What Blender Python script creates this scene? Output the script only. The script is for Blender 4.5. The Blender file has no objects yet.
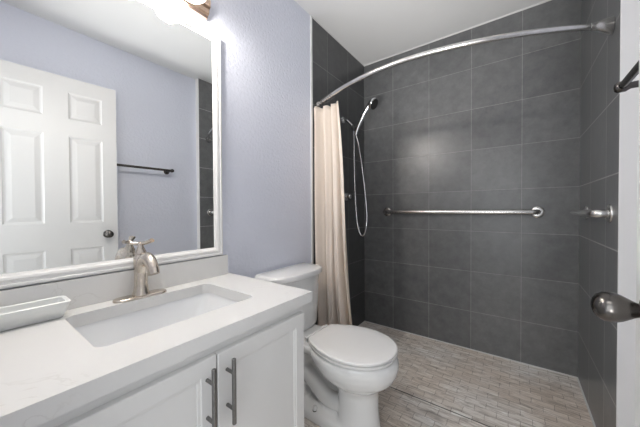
import bpy, bmesh, math, random
from mathutils import Vector, Matrix
random.seed(4)
PI = math.pi
sc = bpy.context.scene
COL = sc.collection

# ------------------------------------------------------------------ camera, world, light, exposure
W, B, H = 1.524, 2.372, 2.49          # room width, back wall, ceiling
T = 0.313                              # tile module
cam = bpy.data.cameras.new('camera')
cam.sensor_width = 36.0
cam.lens = 268.3 / 640 * 36
cam.clip_start = 0.01
camo = bpy.data.objects.new('camera', cam); COL.objects.link(camo)
yaw, pit, rol = 0.632, -0.014, -0.005
F = Vector((-math.sin(yaw) * math.cos(pit), math.cos(yaw) * math.cos(pit), math.sin(pit)))
Rv = Vector((math.cos(yaw), math.sin(yaw), 0)); Uv = Rv.cross(F)
R2 = Rv * math.cos(rol) + Uv * math.sin(rol); U2 = Uv * math.cos(rol) - Rv * math.sin(rol)
M = Matrix((R2, U2, -F)).transposed().to_4x4()
M.translation = Vector((1.198, 0.0, 1.098))
camo.matrix_world = M
sc.camera = camo

wd = bpy.data.worlds.new('world'); sc.world = wd; wd.use_nodes = True
wd.node_tree.nodes['Background'].inputs[0].default_value = (0.93, 0.96, 1.0, 1)
wd.node_tree.nodes['Background'].inputs[1].default_value = 1.0

def area(name, loc, rot, sx, sy, power, color):
    l = bpy.data.lights.new(name, 'AREA'); l.shape = 'RECTANGLE'; l.size = sx; l.size_y = sy
    l.energy = power; l.color = color
    o = bpy.data.objects.new(name, l); COL.objects.link(o); o.location = loc; o.rotation_euler = rot
    return o
# added fill light high in the hall, out of view, shining through the doorway
area('fill_hall_top', (1.0, -0.75, 2.36), (math.radians(38), 0, 0), 0.9, 0.5, 6, (1.0, 0.98, 0.96))
# added soft fill panel behind the camera, raises the ambient level
area('fill_hall_back', (1.05, -1.0, 1.15), (math.radians(112), 0, 0), 1.0, 1.7, 14, (0.93, 0.97, 1.0))
# added unseen fill, aimed up from the hall to brighten the bathroom ceiling
ul = area('fill_ceiling', (1.30, -1.05, 0.55), (math.radians(124), 0, math.radians(14)), 0.5, 0.4, 6.5, (1.0, 0.99, 0.98)); ul.data.spread = math.radians(54)
SHADE_POWER = 20.0
BULB_POWER = 520.0

vs = sc.view_settings
vs.view_transform = 'Standard'; vs.look = 'None'; vs.gamma = 1.0; vs.use_curve_mapping = False
vs.exposure = -0.10

# ------------------------------------------------------------------ helpers
def link(o, parent=None):
    COL.objects.link(o)
    if parent is not None: o.parent = parent
    return o

def obj(name, bm, mats, parent=None, smooth=None, bevel=0, seg=2):
    bmesh.ops.recalc_face_normals(bm, faces=bm.faces[:])
    me = bpy.data.meshes.new(name); bm.to_mesh(me); bm.free()
    if not isinstance(mats, (list, tuple)): mats = [mats]
    for m in mats: me.materials.append(m)
    o = bpy.data.objects.new(name, me)
    link(o, parent)
    if smooth is not None:
        for p in me.polygons: p.use_smooth = True
        if smooth < 180:
            me.set_sharp_from_angle(angle=math.radians(smooth))
    if bevel:
        b = o.modifiers.new('bevel', 'BEVEL'); b.width = bevel; b.segments = seg; b.limit_method = 'ANGLE'
        b.angle_limit = math.radians(40); b.harden_normals = False
        for p in me.polygons: p.use_smooth = True
        me.set_sharp_from_angle(angle=math.radians(40)) if smooth is None else None
    return o

def tag(o, label, cat, group=None):
    o['label'] = label; o['category'] = cat
    if group: o['group'] = group
    return o

def thing(name, label, cat, loc=(0, 0, 0), rotz=0, group=None):
    o = bpy.data.objects.new(name, None); o.empty_display_size = 0.05
    link(o); o.location = loc; o.rotation_euler = (0, 0, rotz)
    return tag(o, label, cat, group)

def struct(name, bm, mats, parent=None, **k):
    o = obj(name, bm, mats, parent, **k); o['kind'] = 'structure'; return o

def box(bm, x0, x1, y0, y1, z0, z1, mi=0):
    v = [bm.verts.new(p) for p in ((x0,y0,z0),(x1,y0,z0),(x1,y1,z0),(x0,y1,z0),(x0,y0,z1),(x1,y0,z1),(x1,y1,z1),(x0,y1,z1))]
    fs = []
    for q in ((0,3,2,1),(4,5,6,7),(0,1,5,4),(1,2,6,5),(2,3,7,6),(3,0,4,7)):
        f = bm.faces.new([v[i] for i in q]); f.material_index = mi; fs.append(f)
    return fs

def tube(bm, pts, rad, n=12, cap=True, squash=None, mi=0):
    """swept round tube; rad is a number or a list"""
    pts = [Vector(p) for p in pts]
    if not hasattr(rad, '__len__'): rad = [rad] * len(pts)
    rings = []; prev = None
    for i, p in enumerate(pts):
        d = (pts[min(i+1, len(pts)-1)] - pts[max(i-1, 0)]).normalized()
        if prev is None:
            a = Vector((0,0,1)) if abs(d.z) < .9 else Vector((0,1,0))
            u = d.cross(a).normalized()
        else:
            u = (prev - d * prev.dot(d)).normalized()
        prev = u; w = d.cross(u)
        sq = squash[i] if squash else 1.0
        rings.append([bm.verts.new(p + (u * math.cos(2*PI*k/n) * sq + w * math.sin(2*PI*k/n)) * rad[i]) for k in range(n)])
    for a, b in zip(rings, rings[1:]):
        for k in range(n):
            bm.faces.new((a[k], a[(k+1) % n], b[(k+1) % n], b[k])).material_index = mi
    if cap:
        bm.faces.new(rings[0][::-1]).material_index = mi; bm.faces.new(rings[-1]).material_index = mi

def lathe(bm, prof, origin=(0,0,0), axis=(0,0,1), n=24, mi=0, capped=True):
    """prof: list of (radius, height along axis)"""
    ax = Vector(axis).normalized(); a = Vector((0,0,1)) if abs(ax.z) < .9 else Vector((1,0,0))
    u = ax.cross(a).normalized(); w = ax.cross(u); o = Vector(origin)
    rings = [[bm.verts.new(o + ax*h + (u*math.cos(2*PI*k/n) + w*math.sin(2*PI*k/n))*max(r, 1e-4)) for k in range(n)] for r, h in prof]
    for p, q in zip(rings, rings[1:]):
        for k in range(n):
            bm.faces.new((p[k], p[(k+1) % n], q[(k+1) % n], q[k])).material_index = mi
    if capped:
        bm.faces.new(rings[0][::-1]).material_index = mi; bm.faces.new(rings[-1]).material_index = mi

def rings_loft(bm, rings, cap0=True, cap1=True, mi=0):
    vs_ = [[bm.verts.new(p) for p in r] for r in rings]
    n = len(vs_[0])
    for a, b in zip(vs_, vs_[1:]):
        for k in range(n):
            bm.faces.new((a[k], a[(k+1) % n], b[(k+1) % n], b[k])).material_index = mi
    if cap0: bm.faces.new(vs_[0][::-1]).material_index = mi
    if cap1: bm.faces.new(vs_[-1]).material_index = mi
    return vs_

def rrect(x0, x1, y0, y1, r, n=5):
    """rounded rectangle, counter-clockwise list of (x, y)"""
    out = []
    for cx, cy, a0 in ((x1-r, y1-r, 0), (x0+r, y1-r, 90), (x0+r, y0+r, 180), (x1-r, y0+r, 270)):
        for k in range(n+1):
            a = math.radians(a0 + 90*k/n); out.append((cx + r*math.cos(a), cy + r*math.sin(a)))
    return out

def spline(pts, n=8):
    """Catmull-Rom through the points"""
    P = [Vector(p) for p in pts]; P = [2*P[0]-P[1]] + P + [2*P[-1]-P[-2]]; out = []
    for i in range(1, len(P)-2):
        for k in range(n):
            t = k/n; a, b, c, d = P[i-1], P[i], P[i+1], P[i+2]
            out.append(0.5*((2*b) + (c-a)*t + (2*a-5*b+4*c-d)*t*t + (3*b-a-3*c+d)*t**3))
    out.append(P[-2]); return out

# ------------------------------------------------------------------ materials
def mat(name, color, rough=0.5, metal=0.0, noise=None, bump=None, coat=0, spec=0.5, aniso=0):
    m = bpy.data.materials.new(name); m.use_nodes = True; nt = m.node_tree; b = nt.nodes['Principled BSDF']
    b.inputs['Base Color'].default_value = (*color, 1); b.inputs['Roughness'].default_value = rough
    b.inputs['Metallic'].default_value = metal; b.inputs['Specular IOR Level'].default_value = spec
    if coat: b.inputs['Coat Weight'].default_value = coat; b.inputs['Coat Roughness'].default_value = 0.05
    tc = nt.nodes.new('ShaderNodeTexCoord')
    if noise:                                  # (scale, amount)
        nz = nt.nodes.new('ShaderNodeTexNoise'); nz.inputs['Scale'].default_value = noise[0]; nz.inputs['Detail'].default_value = 4
        rp = nt.nodes.new('ShaderNodeValToRGB'); a = noise[1]
        rp.color_ramp.elements[0].position = 0.3; rp.color_ramp.elements[1].position = 0.7
        rp.color_ramp.elements[0].color = (*[c*(1-a) for c in color], 1); rp.color_ramp.elements[1].color = (*[min(1, c*(1+a)) for c in color], 1)
        nt.links.new(tc.outputs['Object'], nz.inputs['Vector']); nt.links.new(nz.outputs['Fac'], rp.inputs['Fac'])
        nt.links.new(rp.outputs['Color'], b.inputs['Base Color'])
    if bump:                                   # (scale, strength, distance)
        nz = nt.nodes.new('ShaderNodeTexNoise'); nz.inputs['Scale'].default_value = bump[0]; nz.inputs['Detail'].default_value = 3
        bp = nt.nodes.new('ShaderNodeBump'); bp.inputs['Strength'].default_value = bump[1]; bp.inputs['Distance'].default_value = bump[2]
        nt.links.new(tc.outputs['Object'], nz.inputs['Vector']); nt.links.new(nz.outputs['Fac'], bp.inputs['Height'])
        nt.links.new(bp.outputs['Normal'], b.inputs['Normal'])
    return m

def tile_mat(name, ucomp, usign, uoff, zoff, c1=(0.124, 0.127, 0.128), c2=(0.154, 0.157, 0.158), mort=0.27, msize=0.0021):
    """large dark slate-look tiles on a square grid; u runs along the wall, v up it"""
    m = bpy.data.materials.new(name); m.use_nodes = True; nt = m.node_tree; L = nt.links; N = nt.nodes.new
    b = nt.nodes['Principled BSDF']
    tc = N('ShaderNodeTexCoord'); sp = N('ShaderNodeSeparateXYZ'); L.new(tc.outputs['Object'], sp.inputs[0])
    mu = N('ShaderNodeMath'); mu.operation = 'MULTIPLY_ADD'; mu.inputs[1].default_value = usign; mu.inputs[2].default_value = uoff
    L.new(sp.outputs[ucomp], mu.inputs[0])
    mv = N('ShaderNodeMath'); mv.operation = 'ADD'; mv.inputs[1].default_value = zoff; L.new(sp.outputs['Z'], mv.inputs[0])
    cb = N('ShaderNodeCombineXYZ'); L.new(mu.outputs[0], cb.inputs[0]); L.new(mv.outputs[0], cb.inputs[1])
    br = N('ShaderNodeTexBrick'); br.offset = 0.0; br.squash = 1.0
    br.inputs['Scale'].default_value = 1.0; br.inputs['Brick Width'].default_value = T; br.inputs['Row Height'].default_value = T
    br.inputs['Mortar Size'].default_value = msize; br.inputs['Mortar Smooth'].default_value = 0.15; br.inputs['Bias'].default_value = 0.0
    br.inputs['Color1'].default_value = (*c1, 1); br.inputs['Color2'].default_value = (*c2, 1)
    br.inputs['Mortar'].default_value = (mort, mort, mort*0.97, 1)
    L.new(cb.outputs[0], br.inputs['Vector'])
    n1 = N('ShaderNodeTexNoise'); n1.inputs['Scale'].default_value = 13; n1.inputs['Detail'].default_value = 9; n1.inputs['Roughness'].default_value = 0.72
    L.new(tc.outputs['Object'], n1.inputs['Vector'])
    rp = N('ShaderNodeValToRGB'); rp.color_ramp.elements[0].position = 0.32; rp.color_ramp.elements[1].position = 0.70
    rp.color_ramp.elements[0].color = (0.78, 0.78, 0.79, 1); rp.color_ramp.elements[1].color = (1.22, 1.22, 1.21, 1)
    L.new(n1.outputs['Fac'], rp.inputs[0])
    mx = N('ShaderNodeMix'); mx.data_type = 'RGBA'; mx.blend_type = 'MULTIPLY'; mx.inputs[0].default_value = 1.0
    L.new(br.outputs['Color'], mx.inputs[6]); L.new(rp.outputs['Color'], mx.inputs[7])
    L.new(mx.outputs[2], b.inputs['Base Color'])
    rr = N('ShaderNodeMapRange'); rr.inputs['To Min'].default_value = 0.24; rr.inputs['To Max'].default_value = 0.36
    L.new(n1.outputs['Fac'], rr.inputs['Value']); L.new(rr.outputs[0], b.inputs['Roughness'])
    n2 = N('ShaderNodeTexNoise'); n2.inputs['Scale'].default_value = 60; n2.inputs['Detail'].default_value = 5
    L.new(tc.outputs['Object'], n2.inputs['Vector'])
    b1 = N('ShaderNodeBump'); b1.inputs['Strength'].default_value = 0.10; b1.inputs['Distance'].default_value = 0.004
    L.new(n2.outputs['Fac'], b1.inputs['Height'])
    b2 = N('ShaderNodeBump'); b2.invert = True; b2.inputs['Strength'].default_value = 0.6; b2.inputs['Distance'].default_value = 0.0015
    L.new(br.outputs['Fac'], b2.inputs['Height']); L.new(b1.outputs[0], b2.inputs['Normal']); L.new(b2.outputs[0], b.inputs['Normal'])
    return m

def floor_mat():
    """wood-and-marble look mosaic bricks in running bond"""
    m = bpy.data.materials.new('brick_mosaic_floor'); m.use_nodes = True; nt = m.node_tree; L = nt.links; N = nt.nodes.new
    b = nt.nodes['Principled BSDF']; tc = N('ShaderNodeTexCoord')
    br = N('ShaderNodeTexBrick'); br.offset = 0.5
    br.inputs['Scale'].default_value = 1.0; br.inputs['Brick Width'].default_value = 0.102; br.inputs['Row Height'].default_value = 0.0505
    br.inputs['Mortar Size'].default_value = 0.0014; br.inputs['Mortar Smooth'].default_value = 0.4
    br.inputs['Color1'].default_value = (0.74, 0.70, 0.655, 1); br.inputs['Color2'].default_value = (0.86, 0.84, 0.81, 1)
    br.inputs['Mortar'].default_value = (0.36, 0.32, 0.285, 1)
    wn = N('ShaderNodeTexNoise'); wn.inputs['Scale'].default_value = 45; wn.inputs['Detail'].default_value = 2; L.new(tc.outputs['Object'], wn.inputs['Vector'])
    vm = N('ShaderNodeVectorMath'); vm.operation = 'MULTIPLY_ADD'; vm.inputs[1].default_value = (0.010, 0.010, 0); L.new(wn.outputs['Color'], vm.inputs[0]); L.new(tc.outputs['Object'], vm.inputs[2])
    L.new(vm.outputs[0], br.inputs['Vector'])
    mp = N('ShaderNodeMapping'); mp.inputs['Scale'].default_value = (2.2, 14, 5); mp.inputs['Rotation'].default_value = (0, 0, -0.35)
    L.new(tc.outputs['Object'], mp.inputs[0])
    nz = N('ShaderNodeTexNoise'); nz.inputs['Scale'].default_value = 3.2; nz.inputs['Detail'].default_value = 8; nz.inputs['Roughness'].default_value = 0.7
    nz.inputs['Distortion'].default_value = 1.4
    L.new(mp.outputs[0], nz.inputs['Vector'])
    rp = N('ShaderNodeValToRGB'); e = rp.color_ramp.elements
    e[0].position = 0.33; e[0].color = (0.50, 0.465, 0.43, 1); e[1].position = 0.66; e[1].color = (1.18, 1.20, 1.21, 1)
    k = e.new(0.5); k.color = (0.95, 0.92, 0.885, 1)
    L.new(nz.outputs['Fac'], rp.inputs[0])
    mx = N('ShaderNodeMix'); mx.data_type = 'RGBA'; mx.blend_type = 'MULTIPLY'; mx.inputs[0].default_value = 1.0
    L.new(br.outputs['Color'], mx.inputs[6]); L.new(rp.outputs[0], mx.inputs[7])
    ln = N('ShaderNodeTexNoise'); ln.inputs['Scale'].default_value = 2.3; ln.inputs['Detail'].default_value = 5; L.new(tc.outputs['Object'], ln.inputs['Vector'])
    lr = N('ShaderNodeValToRGB'); lr.color_ramp.elements[0].position = 0.42; lr.color_ramp.elements[0].color = (1.04, 1.05, 1.06, 1)
    lr.color_ramp.elements[1].position = 0.62; lr.color_ramp.elements[1].color = (0.98, 0.925, 0.875, 1); L.new(ln.outputs['Fac'], lr.inputs[0])
    m2 = N('ShaderNodeMix'); m2.data_type = 'RGBA'; m2.blend_type = 'MULTIPLY'; m2.inputs[0].default_value = 1.0
    L.new(mx.outputs[2], m2.inputs[6]); L.new(lr.outputs[0], m2.inputs[7]); L.new(m2.outputs[2], b.inputs['Base Color'])
    b.inputs['Roughness'].default_value = 0.38
    b2 = N('ShaderNodeBump'); b2.invert = True; b2.inputs['Strength'].default_value = 0.5; b2.inputs['Distance'].default_value = 0.0015
    L.new(br.outputs['Fac'], b2.inputs['Height']); L.new(b2.outputs[0], b.inputs['Normal'])
    return m

def quartz_mat(name, base, vein):
    m = bpy.data.materials.new(name); m.use_nodes = True; nt = m.node_tree; L = nt.links; N = nt.nodes.new
    b = nt.nodes['Principled BSDF']; tc = N('ShaderNodeTexCoord')
    nz = N('ShaderNodeTexNoise'); nz.inputs['Scale'].default_value = 5.0; nz.inputs['Detail'].default_value = 7; nz.inputs['Distortion'].default_value = 1.6
    L.new(tc.outputs['Object'], nz.inputs['Vector'])
    rp = N('ShaderNodeValToRGB'); e = rp.color_ramp.elements
    e[0].position = 0.485; e[0].color = (*base, 1); e[1].position = 0.515; e[1].color = (*base, 1)
    k = e.new(0.5); k.color = (*vein, 1)
    L.new(nz.outputs['Fac'], rp.inputs[0]); 
    n3 = N('ShaderNodeTexNoise'); n3.inputs['Scale'].default_value = 3.1; L.new(tc.outputs['Object'], n3.inputs['Vector'])
    mr = N('ShaderNodeMapRange'); mr.inputs['From Min'].default_value = 0.5; mr.inputs['From Max'].default_value = 0.62
    L.new(n3.outputs['Fac'], mr.inputs['Value'])
    mx = N('ShaderNodeMix'); mx.data_type = 'RGBA'; mx.inputs[6].default_value = (*base, 1)
    L.new(mr.outputs[0], mx.inputs[0]); L.new(rp.outputs[0], mx.inputs[7]); L.new(mx.outputs[2], b.inputs['Base Color'])
    b.inputs['Roughness'].default_value = 0.22
    return m

M_PAINT = mat('lavender_wall_paint', (0.70, 0.73, 0.825), 0.5, bump=(60, 0.6, 0.005))
M_WHITE = mat('white_ceiling_paint', (0.88, 0.88, 0.87), 0.7, bump=(90, 0.12, 0.003))
M_TRIM = mat('white_trim_enamel', (0.84, 0.84, 0.83), 0.42, noise=(8, 0.01))
M_DOOR = mat('white_door_enamel', (0.80, 0.80, 0.79), 0.4, bump=(60, 0.04, 0.001))
M_CAB = mat('white_cabinet_lacquer', (0.76, 0.76, 0.75), 0.33, bump=(30, 0.02, 0.001))
M_CAULK = mat('white_caulk', (0.74, 0.74, 0.72), 0.5, noise=(20, 0.05))
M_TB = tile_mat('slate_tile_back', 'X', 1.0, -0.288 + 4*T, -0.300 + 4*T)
M_TL = tile_mat('slate_tile_left', 'Y', -1.0, B + 0*T, -0.300 + 4*T, (0.070, 0.072, 0.073), (0.088, 0.090, 0.091), 0.22)  # same tile in a darker copy: this wall's shade is put into the colour
M_TR = tile_mat('slate_tile_right', 'Y', -1.0, B + 0*T, -0.300 + 4*T, (0.15, 0.155, 0.158), (0.18, 0.185, 0.188), 0.50, 0.0027)  # same tile and grout lightened: brighter lighting of this wall put into the colour
M_FLOOR = floor_mat()
M_QTZ = quartz_mat('white_quartz', (0.74, 0.74, 0.73), (0.665, 0.66, 0.645))
M_PORC = mat('white_porcelain', (0.83, 0.835, 0.83), 0.09, coat=0.6, bump=(3, 0.01, 0.001))
M_SEAT = mat('white_seat_plastic', (0.82, 0.82, 0.815), 0.2, bump=(4, 0.01, 0.001))
M_SINK = mat('white_basin_porcelain', (0.80, 0.815, 0.83), 0.12, coat=0.5, bump=(3, 0.01, 0.001))
M_NICK = mat('brushed_nickel', (0.62, 0.56, 0.49), 0.24, 1.0, noise=(120, 0.06))
M_STEEL = mat('satin_stainless', (0.70, 0.69, 0.67), 0.25, 1.0, noise=(90, 0.06))
M_CHROME = mat('polished_chrome', (0.78, 0.79, 0.80), 0.08, 1.0, noise=(50, 0.03))
M_PULL = mat('grey_steel_pull', (0.22, 0.217, 0.21), 0.34, 1.0, noise=(140, 0.08))
M_PEWT = mat('dark_pewter', (0.13, 0.122, 0.115), 0.22, 1.0, noise=(90, 0.08))
M_DARK = mat('black_rubber', (0.02, 0.02, 0.02), 0.5, noise=(60, 0.2))
M_BRONZE = mat('warm_nickel_fixture', (0.60, 0.44, 0.34), 0.25, 1.0, noise=(60, 0.1))
M_SHADOW = mat('cabinet_interior', (0.30, 0.29, 0.28), 0.8, noise=(30, 0.1))
M_MIRROR = mat('mirror_silver', (0.90, 0.915, 0.91), 0.0, 1.0)
M_HALL = mat('hall_paint', (0.72, 0.71, 0.70), 0.7, bump=(80, 0.1, 0.002))
M_GLOW = bpy.data.materials.new('glowing_frosted_glass'); M_GLOW.use_nodes = True
_b = M_GLOW.node_tree.nodes['Principled BSDF']; _b.inputs['Base Color'].default_value = (0.9, 0.88, 0.84, 1)
_b.inputs['Emission Color'].default_value = (1.0, 0.93, 0.85, 1); _b.inputs['Emission Strength'].default_value = SHADE_POWER

M_BULB = bpy.data.materials.new('glowing_bulb'); M_BULB.use_nodes = True
_b = M_BULB.node_tree.nodes['Principled BSDF']; _b.inputs['Emission Color'].default_value = (1.0, 0.94, 0.87, 1); _b.inputs['Emission Strength'].default_value = BULB_POWER

def curtain_mat():
    m = bpy.data.materials.new('cream_curtain_cloth'); m.use_nodes = True; nt = m.node_tree; L = nt.links; N = nt.nodes.new
    b = nt.nodes['Principled BSDF']; b.inputs['Base Color'].default_value = (0.96, 0.90, 0.82, 1); b.inputs['Roughness'].default_value = 0.75
    b.inputs['Sheen Weight'].default_value = 0.2
    tc = N('ShaderNodeTexCoord'); wv = N('ShaderNodeTexNoise'); wv.inputs['Scale'].default_value = 14; wv.inputs['Detail'].default_value = 5
    L.new(tc.outputs['Object'], wv.inputs['Vector'])
    bp = N('ShaderNodeBump'); bp.inputs['Strength'].default_value = 0.35; bp.inputs['Distance'].default_value = 0.01
    L.new(wv.outputs['Fac'], bp.inputs['Height']); L.new(bp.outputs[0], b.inputs['Normal'])
    tr = N('ShaderNodeBsdfTranslucent'); tr.inputs['Color'].default_value = (0.88, 0.70, 0.54, 1); L.new(bp.outputs[0], tr.inputs['Normal'])
    mx = N('ShaderNodeMixShader'); mx.inputs[0].default_value = 0.34
    L.new(b.outputs[0], mx.inputs[1]); L.new(tr.outputs[0], mx.inputs[2])
    L.new(mx.outputs[0], nt.nodes['Material Output'].inputs['Surface'])
    return m
M_CURT = curtain_mat()

# ------------------------------------------------------------------ room shell
PW = 1.576                                     # painted right wall, set back from the tiled face
YT = 1.545                                     # where the tiling starts on the side walls
bm = bmesh.new(); box(bm, -0.12, PW+0.12, -0.12, B+0.12, -0.10, 0.0); struct('floor', bm, M_FLOOR)
bm = bmesh.new(); box(bm, -0.12, PW+0.12, -0.12, B+0.12, H, H+0.10); struct('ceiling', bm, M_WHITE)
bm = bmesh.new(); box(bm, 0.0, W, B, B+0.10, 0, H); struct('wall_back', bm, M_TB)
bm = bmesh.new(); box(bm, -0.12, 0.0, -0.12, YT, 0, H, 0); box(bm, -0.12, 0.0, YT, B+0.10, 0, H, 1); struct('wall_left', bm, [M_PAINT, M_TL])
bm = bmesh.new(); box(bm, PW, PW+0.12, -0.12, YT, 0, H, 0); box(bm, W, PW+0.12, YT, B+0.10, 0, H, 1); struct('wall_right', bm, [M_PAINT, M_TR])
# front wall with the doorway the photo is taken from
DX0, DX1, DZ = 0.70, 1.452, 2.06
bm = bmesh.new(); box(bm, 0, DX0, -0.12, -0.01, 0, H); box(bm, DX1, PW, -0.12, -0.01, 0, H); box(bm, DX0, DX1, -0.12, -0.01, DZ, H)
struct('wall_front', bm, M_PAINT)
# tile edging strips and caulk lines
bm = bmesh.new(); box(bm, 0.0, 0.007, YT-0.020, YT, 0, H); struct('trim_1', bm, M_TRIM, bevel=0.002)
bm = bmesh.new(); box(bm, W-0.003, PW, YT-0.006, YT, 0, H); struct('trim_2', bm, M_TRIM, bevel=0.002)
bm = bmesh.new(); box(bm, 0.0, W, B-0.006, B, 0, 0.006); struct('trim_3', bm, M_CAULK)
bm = bmesh.new(); box(bm, W-0.008, W, YT, B-0.006, 0, 0.006); box(bm, 0, 0.006, YT, B-0.006, 0, 0.006); struct('trim_4', bm, M_CAULK)
bm = bmesh.new(); box(bm, 0.0, W, B-0.006, B, H-0.006, H); box(bm, 0, 0.006, YT, B-0.006, H-0.005, H); struct('trim_5', bm, M_CAULK)
# low seam between room floor and shower floor
bm = bmesh.new(); box(bm, 0.0, W, 1.578, 1.583, -0.002, 0.0008); struct('trim_6', bm, M_DARK)
# hall behind the doorway
bm = bmesh.new(); box(bm, -0.3, 2.4, -1.5, -0.12, -0.10, 0.0); struct('floor', bm, M_HALL)

# ------------------------------------------------------------------ door, open against the right wall
ang = math.radians(4.3)
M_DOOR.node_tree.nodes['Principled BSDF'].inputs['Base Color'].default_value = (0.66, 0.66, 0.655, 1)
dr = thing('panel_door', 'white six-panel door standing open along the right wall, seen in the mirror', 'door', (1.440, 0.04, 0.0), ang)
DWd, DH = 0.736, 2.052
# local frame: x = towards right wall, y = from hinge to latch; room-side face at x = 0
cols = [(0.140, 0.330), (0.457, 0.648)]
rows = [(0.22, 0.825), (1.012, 1.633), (1.757, 1.947)]
bm = bmesh.new()
def panel_face(bm, xf, sgn):
    ys = sorted({0, DWd, *[v for c in cols for v in c]}); zs = sorted({0.012, DH, *[v for r in rows for v in r]})
    V = {(y, z): bm.verts.new((xf, y, z)) for y in ys for z in zs}
    for i in range(len(ys)-1):
        for j in range(len(zs)-1):
            y0, y1, z0, z1 = ys[i], ys[i+1], zs[j], zs[j+1]
            if (y0, y1) in cols and (z0, z1) in rows:
                prev = [V[(y0, z0)], V[(y1, z0)], V[(y1, z1)], V[(y0, z1)]]
                for ins, dep in ((0.007, 0.004), (0.014, 0.0055), (0.018, 0.0055), (0.044, 0.0015)):
                    cur = [bm.verts.new((xf + sgn*dep, a, c)) for a, c in ((y0+ins, z0+ins), (y1-ins, z0+ins), (y1-ins, z1-ins), (y0+ins, z1-ins))]
                    for k in range(4): bm.faces.new((prev[k], prev[(k+1) % 4], cur[(k+1) % 4], cur[k]))
                    prev = cur
                bm.faces.new(prev)
            else:
                bm.faces.new((V[(y0, z0)], V[(y1, z0)], V[(y1, z1)], V[(y0, z1)]))
    return V, ys, zs
Va, ys, zs = panel_face(bm, 0.0, 1); Vb, _, _ = panel_face(bm, 0.035, -1)
for i in range(len(ys)-1):
    for z in (zs[0], zs[-1]): bm.faces.new((Va[(ys[i], z)], Va[(ys[i+1], z)], Vb[(ys[i+1], z)], Vb[(ys[i], z)]))
for j in range(len(zs)-1):
    for y in (ys[0], ys[-1]): bm.faces.new((Va[(y, zs[j])], Va[(y, zs[j+1])], Vb[(y, zs[j+1])], Vb[(y, zs[j])]))
obj('door_leaf', bm, M_DOOR, dr)
bm = bmesh.new(); KY, KZ = 0.672, 0.918
lathe(bm, [(0.030, 0.0005), (0.031, 0.005), (0.026, 0.009), (0.014, 0.012), (0.012, 0.018), (0.0135, 0.021), (0.0155, 0.025), (0.0190, 0.031),
           (0.0235, 0.039), (0.0262, 0.047), (0.0270, 0.055), (0.0258, 0.063), (0.0215, 0.070), (0.0140, 0.075), (0.006, 0.0775), (0.0, 0.078)], (0, KY, KZ), (-1, 0, 0), 32)
kn = obj('door_knob', bm, M_PEWT, dr, smooth=50); kn['label'] = 'dark pewter egg-shaped knob'
bm = bmesh.new(); box(bm, 0.006, 0.029, DWd-0.0005, DWd+0.001, KZ-0.028, KZ+0.028); obj('latch_plate', bm, M_PEWT, dr)

# ------------------------------------------------------------------ vanity cabinet
CZ = 0.775                                     # worktop height
CYR = 0.800
vc = thing('vanity_cabinet', 'white shaker vanity cabinet with two doors under the quartz top', 'cabinet', (0.0, 0.0, 0.0))
bm = bmesh.new()
box(bm, 0.002, 0.50, 0.0, CYR-0.0, 0.10, 0.115); box(bm, 0.002, 0.505, 0.0, 0.016, 0.10, 0.735); box(bm, 0.002, 0.505, CYR-0.016, CYR, 0.0, 0.735)
box(bm, 0.002, 0.012, 0.016, CYR-0.016, 0.115, 0.735); box(bm, 0.43, 0.445, 0.0, CYR-0.016, 0.0, 0.10)
obj('carcass', bm, M_CAB, vc)
bm = bmesh.new()                               # face frame
box(bm, 0.505, 0.525, 0.0, 0.05, 0.10, 0.735); box(bm, 0.505, 0.525, CYR-0.05, CYR, 0.10, 0.735)
box(bm, 0.505, 0.525, 0.05, CYR-0.05, 0.690, 0.735); box(bm, 0.505, 0.525, 0.05, CYR-0.05, 0.10, 0.14); box(bm, 0.505, 0.525, 0.39, 0.445, 0.14, 0.690)
obj('face_frame', bm, M_CAB, vc)
def cab_door(y0, y1, hy):
    z0, z1, x0, x1 = 0.125, 0.7065, 0.5255, 0.5445; s = 0.043
    bm = bmesh.new()
    def ring(x, a): return [bm.verts.new(p) for p in ((x, y0+a, z0+a), (x, y1-a, z0+a), (x, y1-a, z1-a), (x, y0+a, z1-a))]
    seq = [ring(x0, 0), ring(x1-0.002, 0), ring(x1, 0.002), ring(x1, s), ring(x1-0.003, s+0.002), ring(x1-0.004, s+0.009), ring(x1-0.0065, s+0.011)]
    bm.faces.new(seq[0][::-1])
    for a, b in zip(seq, seq[1:]):
        for k in range(4): bm.faces.new((a[k], a[(k+1) % 4], b[(k+1) % 4], b[k]))
    bm.faces.new(seq[-1])
    d = obj('door', bm, M_CAB, vc)
    bm = bmesh.new(); hx = x1 + 0.032
    lathe(bm, [(0.0048, 0), (0.006, 0.0012), (0.006, 0.1788), (0.0048, 0.180)], (hx, hy, 0.512), (0, 0, 1), 16)
    for z in (0.552, 0.652): tube(bm, [(x1-0.0005, hy, z), (hx-0.002, hy, z)], 0.0048, 12)
    h = obj('handle', bm, M_PULL, d, smooth=40); h['label'] = 'grey steel bar pull'
cab_door(0.010, 0.4155, 0.387)
cab_door(0.4190, 0.785, 0.447)

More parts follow.
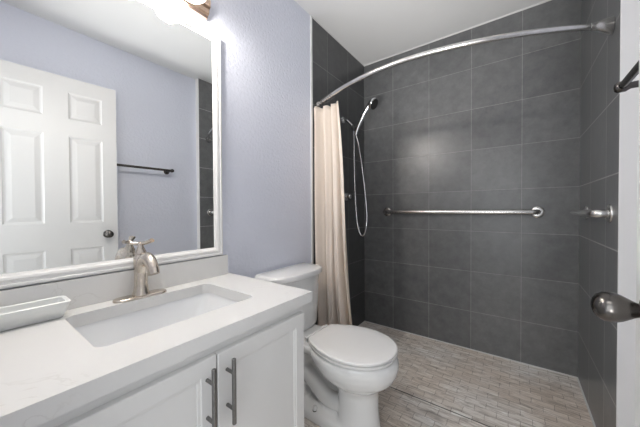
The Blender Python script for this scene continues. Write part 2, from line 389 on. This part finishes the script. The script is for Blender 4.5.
# quartz worktop with a rounded opening for the basin
SX0, SX1, SY0, SY1 = 0.092, 0.412, 0.192, 0.660
wt = thing('vanity_worktop', 'white veined quartz worktop with backsplash on the vanity cabinet', 'worktop', (0, 0, 0.735))
bm = bmesh.new()
WX1, WY1, WY0 = 0.546, 0.836, 0.0
n_arc = 6
inner = rrect(SX0, SX1, SY0, SY1, 0.028, n_arc)
def outer_pt(p):                                # project from centre of opening to the slab rectangle
    return p
def slab_face(z):
    iv = [bm.verts.new((x, y, z)) for x, y in inner]
    ov = [bm.verts.new((x, y, z)) for x, y in ((WX1, WY1), (0.0, WY1), (0.0, WY0), (WX1, WY0))]
    m_ = n_arc + 1
    for c in range(4):                          # corner fans and side quads
        arc = iv[c*m_:(c+1)*m_]
        for a, b in zip(arc, arc[1:]): bm.faces.new((ov[c], b, a))
        nxt = iv[((c+1)*m_) % len(iv)]
        bm.faces.new((ov[c], ov[(c+1) % 4], nxt, arc[-1]))
    return iv, ov
it, ot = slab_face(0.040); ib, ob = slab_face(0.0)
for a, b in ((it, ib), (ot, ob)):
    n = len(a)
    for k in range(n): bm.faces.new((a[k], a[(k+1) % n], b[(k+1) % n], b[k]))
obj('slab', bm, M_QTZ, wt)
bm = bmesh.new(); box(bm, 0.0015, 0.020, 0.0, 0.818, 0.0402, 0.137); obj('backsplash', bm, M_QTZ, wt, bevel=0.0015)

# undermount basin
bs = thing('sink_basin', 'white rectangular undermount porcelain basin in the worktop', 'sink', (0.25, 0.426, 0.735))
bm = bmesh.new()
lev = [(-0.001, 0.002, 0.028), (-0.020, -0.002, 0.030), (-0.075, -0.020, 0.040), (-0.115, -0.034, 0.050), (-0.131, -0.060, 0.050), (-0.137, -0.095, 0.04)]
rg = []
for z, e, r in lev:
    ey = e * 1.7 if e < 0 else e
    rg.append([(x-0.25, y-0.426, z) for x, y in rrect(SX0-e*1.0, SX1+e*1.0, SY0-ey, SY1+ey, r, n_arc)])
# the ends slope more than the sides
out_ = [[(x*1.0 + (0.016 if x > 0 else -0.016), y + (0.016 if y > 0 else -0.016), max(z, -0.137)-0.012) for x, y, z in r] for r in rg]
fl = [[(x + (0.02 if x > 0 else -0.02), y + (0.02 if y > 0 else -0.02), -0.001) for x, y, z in rg[0]]]
rings_loft(bm, out_[::-1] + fl + rg, True, True)
obj('bowl', bm, M_SINK, bs, smooth=60)
bm = bmesh.new(); lathe(bm, [(0.022, -0.1365), (0.022, -0.134), (0.016, -0.1335), (0.006, -0.1345)], (0, 0, 0), (0, 0, 1), 24)
d_ = obj('drain', bm, M_NICK, bs, smooth=40)

# ------------------------------------------------------------------ faucet
fa = thing('sink_faucet', 'brushed nickel single-lever faucet on the worktop behind the basin', 'faucet', (0.060, 0.413, CZ))
bm = bmesh.new()
def stad(z, l, w, n=10):
    out = []
    for k in range(n+1): a = PI*k/n; out.append((w*math.cos(a), l + w*math.sin(a), z))
    for k in range(n+1): a = PI + PI*k/n; out.append((w*math.cos(a), -l + w*math.sin(a), z))
    return out
rings_loft(bm, [stad(0.0003, 0.061, 0.0275), stad(0.005, 0.061, 0.0275), stad(0.0085, 0.060, 0.0245), stad(0.010, 0.059, 0.019)])
obj('escutcheon', bm, M_NICK, fa, smooth=50)
bm = bmesh.new()
lathe(bm, [(0.0290, 0.0095), (0.0290, 0.014), (0.0250, 0.022), (0.0225, 0.05), (0.0225, 0.09), (0.0230, 0.118), (0.0235, 0.143), (0.022, 0.151), (0.0185, 0.154), (0.0185, 0.160)], n=28)
obj('faucet_body', bm, M_NICK, fa, smooth=50)
bm = bmesh.new()
pts = spline([(0.006, 0, 0.100), (0.022, 0, 0.132), (0.050, 0, 0.149), (0.080, 0, 0.142), (0.103, 0, 0.120), (0.112, 0, 0.100)], 6)
nn = len(pts)
tube(bm, pts, [0.0205 - 0.0025*k/nn for k in range(nn)], 18, squash=[1.2]*nn)
obj('spout', bm, M_NICK, fa, smooth=50)
bm = bmesh.new()
lathe(bm, [(0.0185, 0.1605), (0.0195, 0.166), (0.017, 0.172), (0.0125, 0.182), (0.0095, 0.190), (0.011, 0.196), (0.011, 0.202), (0.006, 0.206)], n=24)
tube(bm, [(-0.012, -0.002, 0.196), (0.0, 0, 0.199), (0.020, 0.012, 0.203), (0.040, 0.024, 0.212)], [0.0055, 0.0075, 0.0068, 0.0078], 12, squash=[1, 1.2, 1.2, 1.5])
tube(bm, [(0.0, 0.002, 0.199), (-0.014, -0.016, 0.200), (-0.022, -0.026, 0.203)], [0.006, 0.0058, 0.0075], 12)
obj('lever_handle', bm, M_NICK, fa, smooth=50)

# ------------------------------------------------------------------ soap tray
bm = bmesh.new()
def rr3(x0, x1, y0, y1, r, z): return [(x, y, z) for x, y in rrect(x0, x1, y0, y1, r, 4)]
TX0, TX1, TY0, TY1 = 0.026, 0.088, 0.012, 0.196
rings_loft(bm, [rr3(TX0+.004, TX1-.004, TY0+.004, TY1-.004, .008, 0.0), rr3(TX0, TX1, TY0, TY1, .010, 0.003), rr3(TX0-.003, TX1+.016, TY0-.004, TY1+.010, .012, 0.040),
                rr3(TX0-.003, TX1+.019, TY0-.006, TY1+.013, .013, 0.050), rr3(TX0-.001, TX1+.016, TY0-.003, TY1+.010, .012, 0.0525), rr3(TX0+.005, TX1+.008, TY0+.004, TY1+.002, .010, 0.050),
                rr3(TX0+.007, TX1-.002, TY0+.010, TY1-.006, .008, 0.008), rr3(TX0+.012, TX1-.010, TY0+.018, TY1-.014, .006, 0.006)])
o = obj('soap_tray', bm, mat('white_glazed_ceramic', (0.83, 0.85, 0.84), 0.32, bump=(10, 0.01, 0.001)), smooth=50); o.location = (0, 0, CZ + 0.0003)
tag(o, 'white rectangular ceramic tray with flared rim on the worktop against the backsplash', 'tray')

# ------------------------------------------------------------------ mirror
MY0, MY1, MZ0, MZ1, FWd = 0.035, 0.792, 0.8765, 1.955, 0.040
mr_ = thing('wall_mirror', 'large wall mirror in a stepped white moulded frame above the vanity', 'mirror', (0, 0.42, MZ0))
def L_(y, z): return (y - 0.42, z - MZ0)
bm = bmesh.new()
prof = [(0.0, 0.0005), (0.0, 0.016), (0.003, 0.020), (0.010, 0.021), (0.013, 0.017), (0.020, 0.0165), (0.024, 0.020), (0.031, 0.018), (0.034, 0.012), (0.040, 0.009), (0.040, 0.0005)]
ringsf = []
for ins, xo in prof:
    ringsf.append([bm.verts.new((xo, *L_(y, z))) for y, z in ((MY0+ins, MZ0+ins), (MY1-ins, MZ0+ins), (MY1-ins, MZ1-ins), (MY0+ins, MZ1-ins))])
ringsf.append(ringsf[0])
for a, b in zip(ringsf, ringsf[1:]):
    for k in range(4): bm.faces.new((a[k], a[(k+1) % 4], b[(k+1) % 4], b[k]))
obj('frame', bm, M_TRIM, mr_)
bm = bmesh.new(); y0, z0 = L_(MY0+0.0385, MZ0+0.0385); y1, z1 = L_(MY1-0.0385, MZ1-0.0385); box(bm, 0.001, 0.0055, y0, y1, z0, z1)
obj('mirror_glass', bm, M_MIRROR, mr_)

# ------------------------------------------------------------------ vanity light above the mirror
vl = thing('vanity_light', 'warm nickel vanity light with glowing glass shades above the mirror', 'light fixture', (0, 0.42, 2.0))
bm = bmesh.new()
pz = [(0.0005, 0.0), (0.020, 0.0), (0.024, 0.010), (0.034, 0.016), (0.036, 0.034), (0.046, 0.042), (0.046, 0.074), (0.036, 0.082), (0.034, 0.096), (0.024, 0.102), (0.020, 0.112), (0.0005, 0.112)]
L0, L1 = -0.300, 0.300
rings_loft(bm, [[(x, L0, z) for x, z in pz], [(x, L1, z) for x, z in pz]])
obj('back_bar', bm, M_BRONZE, vl)
for dy in (-0.190, 0.0, 0.180):
    bm = bmesh.new(); tube(bm, spline([(0.044, dy, 0.058), (0.075, dy, 0.078), (0.104, dy, 0.098), (0.108, dy, 0.080)], 5), 0.007, 10)
    lathe(bm, [(0.012, 0.092), (0.022, 0.086), (0.024, 0.070)], (0.108, dy, 0), (0, 0, 1), 16)
    ar = obj('lamp_arm', bm, M_BRONZE, vl, smooth=50)
    bm = bmesh.new(); lathe(bm, [(0.022, 0.078), (0.030, 0.062), (0.038, 0.035), (0.047, 0.006), (0.052, -0.004), (0.046, -0.003), (0.036, 0.020), (0.004, 0.030)], (0.108, dy, 0), (0, 0, 1), 16)
    obj('glass_shade', bm, M_GLOW, ar, smooth=50)
    bm = bmesh.new(); lathe(bm, [(0.010, -0.002), (0.018, -0.010), (0.020, -0.019), (0.017, -0.028), (0.009, -0.034), (0, -0.036)], (0.108, dy, 0), (0, 0, 1), 16)
    obj('bulb', bm, M_BULB, ar, smooth=50)

# ------------------------------------------------------------------ toilet
to = thing('toilet', 'white two-piece toilet with closed lid between the vanity and shower curtain', 'toilet', (0.0, 1.195, 0.0))
def egg(xb, xf, hw, z, n=40, p=2.0, back=None):
    """egg outline: blunt back at xb, round front at xf; widest a little behind the middle"""
    out = []; xm = xb + (xf-xb)*0.42
    for k in range(n):
        a = 2*PI*k/n; c, s = math.cos(a), math.sin(a)
        L = (xf-xm) if c > 0 else (xm-xb)
        q = p if c > 0 else (back or p)
        out.append((xm + L*math.copysign(abs(c)**(2/q), c), hw*math.copysign(abs(s)**(2/q), s), z))
    return out
bm = bmesh.new()
rings_loft(bm, [egg(0.455, 0.676, 0.104, 0.0, back=2.6), egg(0.462, 0.668, 0.097, 0.05, back=2.6), egg(0.466, 0.660, 0.092, 0.12, back=2.6), egg(0.462, 0.660, 0.093, 0.200, back=2.4),
                egg(0.445, 0.672, 0.104, 0.232, back=2.3), egg(0.41, 0.702, 0.133, 0.254), egg(0.37, 0.734, 0.160, 0.283), egg(0.33, 0.752, 0.178, 0.318),
                egg(0.30, 0.760, 0.187, 0.352), egg(0.29, 0.757, 0.187, 0.376), egg(0.292, 0.750, 0.182, 0.389), egg(0.30, 0.738, 0.170, 0.392)])
# deck under the tank
rings_loft(bm, [rr3(0.12, 0.42, -0.060, 0.060, 0.03, 0.300), rr3(0.07, 0.42, -0.100, 0.100, 0.04, 0.335), rr3(0.035, 0.40, -0.125, 0.125, 0.04, 0.352), rr3(0.03, 0.40, -0.128, 0.128, 0.04, 0.385), rr3(0.035, 0.39, -0.122, 0.122, 0.04, 0.390)])
# rear foot and trapway
rings_loft(bm, [rr3(0.12, 0.60, -0.118, 0.118, 0.05, 0.0), rr3(0.12, 0.59, -0.116, 0.116, 0.05, 0.030), rr3(0.128, 0.57, -0.108, 0.108, 0.05, 0.044), rr3(0.16, 0.52, -0.05, 0.05, 0.04, 0.060)])
for s in (-1, 1):
    tube(bm, spline([(0.55, s*0.028, 0.16), (0.47, s*0.030, 0.105), (0.38, s*0.028, 0.100), (0.30, s*0.028, 0.150), (0.24, s*0.028, 0.190), (0.18, s*0.028, 0.185), (0.15, s*0.028, 0.12), (0.15, s*0.028, 0.04)], 6),
         [0.042]*43, 14)
box(bm, 0.13, 0.25, -0.050, 0.050, 0.03, 0.34)
bw = obj('bowl', bm, M_PORC, to, smooth=180)
r_ = bw.modifiers.new('fuse', 'REMESH'); r_.mode = 'VOXEL'; r_.voxel_size = 0.0065; r_.use_smooth_shade = True
s_ = bw.modifiers.new('soften', 'SMOOTH'); s_.factor = 0.6; s_.iterations = 9
for s in (-1, 1):
    bm = bmesh.new(); lathe(bm, [(0.0125, 0.0), (0.0125, 0.006)], (0, 0, 0), (0, 0, 1), 18, mi=1)
    lathe(bm, [(0.0115, 0.006), (0.0115, 0.017), (0.009, 0.024), (0.004, 0.0265), (0, 0.027)], (0, 0, 0), (0, 0, 1), 18)
    c = obj('bolt_cap', bm, [M_PORC, M_DARK], to, smooth=50); c.location = (0.350, s*0.090, 0.044)
# seat and lid: flat back edge, round front
LW = [(0.315, 0.100), (0.345, 0.124), (0.39, 0.150), (0.44, 0.171), (0.50, 0.184), (0.56, 0.186), (0.61, 0.177), (0.66, 0.156), (0.70, 0.124), (0.728, 0.085), (0.744, 0.040), (0.748, 0.0)]
half = spline([(x, y, 0) for x, y in LW], 4)
full = [(p.x, p.y) for p in half] + [(p.x, -p.y) for p in half[-2::-1]]
def dshape(ins, z):
    k = 1 - ins/0.19; kx = 1 - ins/0.216
    return [(0.532 + (x-0.532)*kx, y*k, z) for x, y in full]
bm = bmesh.new()
rings_loft(bm, [dshape(.024, .3925), dshape(.022, .3965), dshape(.001, .3970), dshape(-.001, .400), dshape(-.001, .4065), dshape(.003, .4085), dshape(.02, .4085)])
obj('seat', bm, M_SEAT, to, smooth=35)
bm = bmesh.new()
rings_loft(bm, [dshape(.024, .4087), dshape(.022, .4130), dshape(.001, .4140), dshape(0, .415), dshape(0, .4225), dshape(.003, .4258), dshape(.009, .4275), dshape(.06, .4292), dshape(.13, .4300)])
obj('lid', bm, M_SEAT, to, smooth=35)
bm = bmesh.new()
for s in (-1, 1): lathe(bm, [(0.014, 0.0), (0.014, 0.020), (0.010, 0.024)], (0.288, s*0.075, 0.391), (0, 0, 1), 16)
tube(bm, [(0.296, -0.10, 0.413), (0.296, 0.10, 0.413)], 0.007, 12)
obj('hinge', bm, M_SEAT, to, smooth=50)
# tank: bowed front
def tankring(z, xf, hw, bow, x0=0.030, r=0.03):
    out = []; n = 14
    out += [(x0, -hw+0.012, z), (x0, hw-0.012, z), (x0+0.012, hw, z)]
    xs = xf - bow
    for k in range(n+1):
        t = k/n; a = -1 + 2*t                                # +hw .. -hw
        y = -hw*a; x = xs + bow*(1-abs(a)**2.6)
        if k in (0, n): x -= 0.012
        out.append((x, y, z))
    out.append((x0+0.012, -hw, z))
    return out[::-1]
bm = bmesh.new()
rings_loft(bm, [tankring(0.3905, 0.205, 0.176, 0.055), tankring(0.40, 0.216, 0.190, 0.06), tankring(0.55, 0.222, 0.202, 0.062), tankring(0.703, 0.226, 0.208, 0.064)])
obj('tank', bm, M_PORC, to, smooth=40)
bm = bmesh.new()
rings_loft(bm, [tankring(0.7035, 0.232, 0.212, 0.058, 0.026), tankring(0.708, 0.240, 0.219, 0.060, 0.022), tankring(0.729, 0.241, 0.220, 0.060, 0.022), tankring(0.737, 0.236, 0.215, 0.060, 0.026), tankring(0.7405, 0.220, 0.200, 0.058, 0.036)])
obj('tank_lid', bm, M_PORC, to, smooth=40)
bm = bmesh.new(); lathe(bm, [(0.011, 0), (0.011, 0.010)], (0.205, -0.150, 0.655), (1, 0, 0), 16); tube(bm, [(0.220, -0.150, 0.655), (0.228, -0.12, 0.652), (0.234, -0.085, 0.648)], [0.006, 0.0055, 0.007], 10)
lv = obj('flush_lever', bm, M_CHROME, to, smooth=50); lv['label'] = 'chrome flush lever'

# ------------------------------------------------------------------ shower rod, rings and curtain
RZ = 1.868
def rod_xy(x):                                  # circular bow towards the room
    # through (0,1.60) (0.70,1.385) (1.524,1.648)
    return 1.387 + 0.395*(x-0.70)**2 + 0.04*(0.70-x if x < 0.70 else 0)
rd = thing('shower_rod', 'curved satin steel shower curtain rod spanning wall to wall', 'curtain rod', (0, rod_xy(0), RZ))
oy = rod_xy(0)
bm = bmesh.new(); NX = 48
tube(bm, [(0.005 + (W-0.010)*k/NX, rod_xy(0.005 + (W-0.010)*k/NX)-oy, 0) for k in range(NX+1)], 0.0125, 16)
obj('rod', bm, M_STEEL, rd, smooth=50)
for x, s in ((0.0008, 1), (W-0.0008, -1)):
    bm = bmesh.new(); d = (rod_xy(x+s*0.06) - rod_xy(x))
    lathe(bm, [(0.036, 0.0), (0.036, 0.006), (0.034, 0.014), (0.029, 0.030), (0.020, 0.048), (0.0155, 0.060), (0.0155, 0.072), (0.013, 0.074)], (x, rod_xy(x)-oy, 0), (s, d*6, 0) if False else (s, 0, 0), 28)
    # the bell leans along the rod's end direction
    for v in bm.verts:
        h = abs(v.co.x - x)
        v.co.y += (rod_xy(x + s*h) - rod_xy(x))
    obj('end_flange', bm, M_STEEL, rd, smooth=50)

def curtain_x(u, z):                            # u 0..1 along the gathered cloth, t = 0 top .. 1 bottom
    t = (1.825 - z)/1.70
    return t
bm = bmesh.new(); NU, NV = 170, 46; ZT, ZB = 1.835, 0.11
Vc = []
for j in range(NV+1):
    z = ZT + (ZB-ZT)*j/NV; t = j/NV; row = []
    wid = 0.203 + 0.112*t**0.9; amp = 0.028 + 0.034*min(1, t*1.6)
    for i in range(NU+1):
        u = i/NU
        ph = 2*PI*(3.6*u + 0.22*math.sin(2.2*t+1) + 0.10*math.sin(7*u+3*t))
        f = math.sin(ph) + 0.35*math.sin(2.13*ph + 1.3 + 2.0*t)*min(1, .4+t)
        x = 0.012 + wid*u + 0.006*math.cos(ph)*t + 0.010*math.sin(5*t+0.5)*u
        y = rod_xy(0.012 + 0.235*u) - 0.078*(1-u)**3 + 0.010 + 0.075*u**1.5 + amp*f*0.75 + 0.035*t*(1-u*0.4) + 0.010*math.sin(3*t + 4*u)
        # pinch at the hooks near the top
        if t < 0.05: z2 = z - 0.007*(1-t/0.05)*(1-math.cos(2*PI*u*6))/2
        else: z2 = z
        row.append(bm.verts.new((x, y, z2)))
    Vc.append(row)
for j in range(NV):
    for i in range(NU): bm.faces.new((Vc[j][i], Vc[j][i+1], Vc[j+1][i+1], Vc[j+1][i]))
cu = thing('shower_curtain', 'cream cloth shower curtain gathered at the left end of the rod', 'curtain', (0, 0, 0))
cl = obj('curtain_cloth', bm, M_CURT, cu, smooth=180)
so = cl.modifiers.new('thickness', 'SOLIDIFY'); so.thickness = 0.0012
# hooks
ring0 = None
for k in range(7):
    x = 0.055 + 0.024*k
    if ring0 is None:
        bm = bmesh.new(); n = 20
        tube(bm, [(0, 0.0175*math.cos(2*PI*q/n), 0.021*math.sin(2*PI*q/n)) for q in range(n+1)], 0.0016, 6, cap=False)
        r0 = obj('curtain_ring', bm, M_PULL, smooth=180); ring0 = r0; o = r0
    else:
        o = ring0.copy(); link(o)
    o.location = (x, rod_xy(x) + 0.0005, RZ - 0.0055); o.rotation_euler = (0, 0, -0.35)
    tag(o, 'small grey steel ring holding the cream curtain on the rod', 'curtain ring', 'rings of the shower curtain')

# ------------------------------------------------------------------ grab bars
def grab_bar(name, label, p0, p1, nrm, proj, flr=0.040, r=0.0185):
    p0, p1, nrm = Vector(p0), Vector(p1), Vector(nrm); base = (p0+p1)/2
    g = thing(name, label, 'grab bar', tuple(base)); d = (p1-p0).normalized()
    a, b = p0-base, p1-base
    bm = bmesh.new(); c = 0.028
    pts = [a + nrm*0.003, a + nrm*(proj-c)]
    for q in range(1, 6):
        an = PI/2*q/5; pts.append(a + nrm*(proj-c) + d*c*(1-math.cos(an)) + nrm*c*math.sin(an))
    e = []
    e = [b + nrm*0.003, b + nrm*(proj-c)]
    for q in range(1, 6):
        an = PI/2*q/5; e.append(b + nrm*(proj-c) - d*c*(1-math.cos(an)) + nrm*c*math.sin(an))
    tube(bm, pts + e[::-1], r, 18)
    obj('bar', bm, M_STEEL, g, smooth=50)
    for q in (a, b):
        bm = bmesh.new(); lathe(bm, [(flr, 0.0005), (flr, 0.004), (flr-0.004, 0.0085), (flr-0.012, 0.010), (r+0.001, 0.0105)], tuple(q), tuple(nrm), 28)
        f = obj('wall_flange', bm, M_STEEL, g, smooth=50)
        ax = nrm.cross(Vector((0, 0, 1))).normalized()
        for an in (90, 210, 330):
            v = (ax*math.cos(math.radians(an)) + Vector((0, 0, 1))*math.sin(math.radians(an)))*(flr-0.0095)
            bm = bmesh.new()
            lathe(bm, [(0.0035, 0.009), (0.0035, 0.0115), (0.002, 0.0125)], tuple(q+v), tuple(nrm), 10)
            obj('screw', bm, M_PULL, f, smooth=50)
    return g
grab_bar('grab_bar', 'long satin steel grab bar across the back tiled wall', (0.235, B, 1.075), (1.315, B, 1.075), (0, -1, 0), 0.045)
grab_bar('grab_bar', 'short satin steel grab bar on the right tiled wall', (W, 1.665, 1.075), (W, 2.14, 1.075), (-1, 0, 0), 0.055)

# towel bar on the right wall, partly behind the open door
tb = thing('towel_bar', 'dark steel towel bar on the right wall beside the open door', 'towel bar', (PW, 0.940, 1.476))
bm = bmesh.new(); tube(bm, [(-0.115, -0.305, 0), (-0.115, 0.305, 0)], 0.0105, 14); obj('rail', bm, M_PEWT, tb, smooth=50)
for s in (-1, 1):
    bm = bmesh.new(); lathe(bm, [(0.026, 0.0006), (0.026, 0.005), (0.020, 0.010), (0.012, 0.016), (0.010, 0.095), (0.0125, 0.100), (0.0165, 0.106), (0.0165, 0.124), (0.012, 0.130), (0.004, 0.132)], (0, s*0.295, 0), (-1, 0, 0), 24)
    obj('post', bm, M_PEWT, tb, smooth=50)

# ------------------------------------------------------------------ hand shower
hs = thing('hand_shower', 'chrome hand shower with a long looped hose on the left tiled wall', 'shower head', (0.0, 1.97, 1.86))
bm = bmesh.new()
lathe(bm, [(0.028, 0.0006), (0.027, 0.006), (0.014, 0.012)], (0, 0.0, 0), (1, 0, 0), 24)
tube(bm, spline([(0.004, 0, 0), (0.04, 0, -0.012), (0.075, 0, -0.045), (0.100, 0, -0.078)], 5), 0.0085, 12)
obj('shower_arm', bm, M_CHROME, hs, smooth=50)
bm = bmesh.new()
lathe(bm, [(0.012, -0.025), (0.018, -0.018), (0.018, 0.018), (0.012, 0.024)], (0.105, 0, -0.086), (0.4, 0, -0.9), 18)
tube(bm, [(0.108, 0, -0.094), (0.142, 0.0, -0.098)], 0.013, 14)
br_ = obj('bracket', bm, M_DARK, hs, smooth=50); br_['label'] = 'dark swivel bracket'
bm = bmesh.new()
hp = spline([(0.126, 0, -0.150), (0.140, 0, -0.105), (0.170, 0, -0.045), (0.212, 0, 0.018), (0.252, 0, 0.072)], 6)
tube(bm, hp, [0.010 + 0.008*min(1, k/len(hp)*1.6) for k in range(len(hp))], 14)
wd_ = obj('wand', bm, M_CHROME, hs, smooth=50)
bm = bmesh.new(); ax = Vector((0.80, -0.10, -0.52)).normalized(); ctr = Vector((0.282, 0, 0.072))
lathe(bm, [(0.012, -0.036), (0.026, -0.031), (0.043, -0.012), (0.048, 0.004), (0.046, 0.010), (0.043, 0.012)], tuple(ctr), tuple(ax), 28)
lathe(bm, [(0.042, 0.0121), (0.041, 0.0145), (0.004, 0.016)], tuple(ctr), tuple(ax), 28, mi=1)
obj('spray_head', bm, [M_CHROME, M_DARK], wd_, smooth=50)
bm = bmesh.new()
hose = spline([(0.105, 0, -0.100), (0.108, 0.0, -0.20), (0.112, 0.0, -0.50), (0.128, 0.0, -0.80), (0.150, 0, -0.93), (0.180, 0, -0.978), (0.212, 0, -0.93), (0.224, 0, -0.80), (0.196, 0, -0.52), (0.158, 0, -0.27), (0.128, 0, -0.150)], 10)
tube(bm, hose, 0.0062, 10)
obj('hose', bm, M_CHROME, hs, smooth=180)

# mixer valve, mostly behind the curtain
va = thing('shower_valve', 'small chrome shower valve knob on the left tiled wall beside the curtain', 'shower valve', (0, 2.02, 1.21))
bm = bmesh.new(); lathe(bm, [(0.032, 0.0006), (0.031, 0.005), (0.018, 0.010)], (0, 0, 0), (1, 0, 0), 28); obj('valve_plate', bm, M_CHROME, va, smooth=50)
bm = bmesh.new(); lathe(bm, [(0.012, 0.0105), (0.012, 0.022), (0.019, 0.026), (0.020, 0.042), (0.015, 0.048)], (0, 0, 0), (1, 0, 0), 20); obj('valve_knob', bm, M_CHROME, va, smooth=50)
